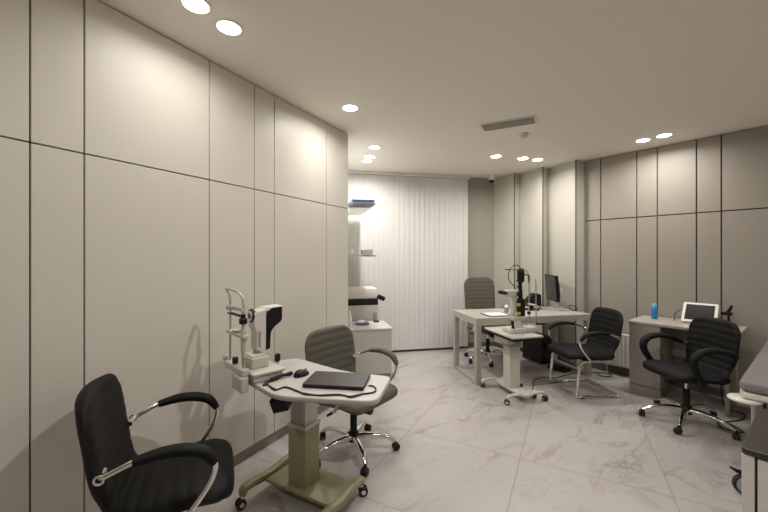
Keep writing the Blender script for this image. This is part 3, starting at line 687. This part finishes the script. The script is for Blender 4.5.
tag(MB().tube([(*RW(4.30, -.60), .006), (*RW(4.22, -.50), .006), (*RW(4.12, -.42), .006), (*RW(4.08, -.52), .006), (*RW(4.18, -.58), .006), (*RW(4.40, -.47), .006), (*RW(4.6, -.46), .006), (*RW(4.6, -.6), .05), (*RW(4.85, -.65), .3)], .005, 8, smooth=6).build('floor_cable', BLACKP, sharp=60), 'black cable loop on the floor below the right desk', 'cable')

# ------------------------------------------------------------------ exam couch
UA = math.atan2(.627, .779)
t = thing('exam_couch', 'examination couch with mauve-grey upholstery on a white frame', 'couch', (2.144, 2.147, 0), UA)
W = .62
MB().prism(rrect(0, 1.75, -W, 0, .035), .64, .70, .018, seg=3).build('mattress', COUCH, t)
MB().tube([(.03, -.02, .612), (.03, -W+.02, .612), (1.67, -W+.02, .612), (1.67, -.02, .612), (.03, -.02, .612)], .022, 12).build('frame', WHITEP, t)
MB().box(.05, 1.65, -W+.04, -.04, .624, .642).build('bed_board', GREYC, t)
for yy in (-.06, -W+.06):
    MB().box(.03, 1.64, yy-.025, yy+.025, .155, .19, .005).build('base_bar', BLACKP, t)
for xx in (.06, 1.60):
    for yy in (-.04, -W+.05):
        lx = .36 if xx < 1 else 1.35
        MB().tube([(lx, yy, .61), (lx, yy, .17)], .02, 12).build('leg', GREYC, t)
        c = MB(); M_ = rotm(0, 0, R(125), (xx, yy, 0))
        for s in (-1, 1): pass
        c.lathe([(.050, -.014), (.059, -.014), (.062, -.009), (.062, .009), (.059, .014), (.050, .014)], 28, 0, M_ @ Matrix.Translation((.02, 0, .062)) @ Matrix.Rotation(PI/2, 4, 'X'))
        c.lathe([(.008, -.018), (.050, -.0155), (.050, .0155), (.008, .018)], 24, 1, M_ @ Matrix.Translation((.02, 0, .062)) @ Matrix.Rotation(PI/2, 4, 'X'))
        c.tube([(0, 0, .155), (.0, 0, .135), (.02, .022, .11), (.02, .022, .062)], [.016, .018, .010, .009], 10, 2, M_)
        c.tube([(.02, 0, .13), (.06, 0, .136), (.095, 0, .155)], [.01, .012, .006], 8, 2, M_)
        c.build('castor', [RUBBER, GREYW, BLACKP], t)
MB().tube([(.05, -.02, .585), (.05, -.02, .60), (.05, -.02, .638)], .019, 12).build('corner_post', WHITEP, t)
MB().lathe([(.01, .568), (.074, .569), (.080, .574), (.080, .582), (.075, .587), (.02, .588)], 36, M=Matrix.Translation((.055, -.022, 0))).build('side_tray', WHITEP, t)

# ------------------------------------------------------------------ trolley
t = thing('trolley', 'white cabinet trolley with black worktop at the bottom right corner', 'trolley', (1.318, 1.312, 0), UA)
MB().prism(rrect(0, .55, -.46, 0, .015), .722, .745, .005).build('worktop', TOPBLK, t)
MB().box(.02, .54, -.45, -.003, 0.09, .722, .003).build('body', WHITEP, t)
MB().box(.004, .019, -.036, -.002, .09, .72, .002).build('corner_upright', WHITEP, t)
MB().box(.012, .0195, -.043, -.036, .09, .72).build('gap_strip', GAP, t)
for k in range(3):
    d = MB().box(.004, .019, -.45, -.043, .095+k*.209, .299+k*.209, .002).build('drawer', WHITEP, t)
    MB().tube([(.004, -.32, .25+k*.201), (-.02, -.32, .25+k*.201), (-.02, -.18, .25+k*.201), (.004, -.18, .25+k*.201)], .005, 8).build('handle', CHROME, d)
for xx in (.05, .5):
    for yy in (-.42, -.05):
        c = MB(); caster(c, xx, yy, random.uniform(0, 6), .034, 0, 1, .092); c.build('castor', [RUBBER, CHROME], t)

# ------------------------------------------------------------------ camera, world, exposure
cam = bpy.data.cameras.new('camera'); cam.sensor_width = 36; cam.lens = 36*355/768; cam.clip_start = .02
co = bpy.data.objects.new('camera', cam); COL.objects.link(co); co.location = (0, 0, 1.45); co.rotation_euler = (R(90), 0, 0)
SC.camera = co
w = bpy.data.worlds.new('room_air'); w.use_nodes = True; w.node_tree.nodes['Background'].inputs[0].default_value = (.9, .85, .78, 1); w.node_tree.nodes['Background'].inputs[1].default_value = .02
SC.world = w
vs = SC.view_settings; vs.view_transform = 'Standard'; vs.look = 'None'; vs.gamma = 1; vs.use_curve_mapping = False; vs.exposure = .24
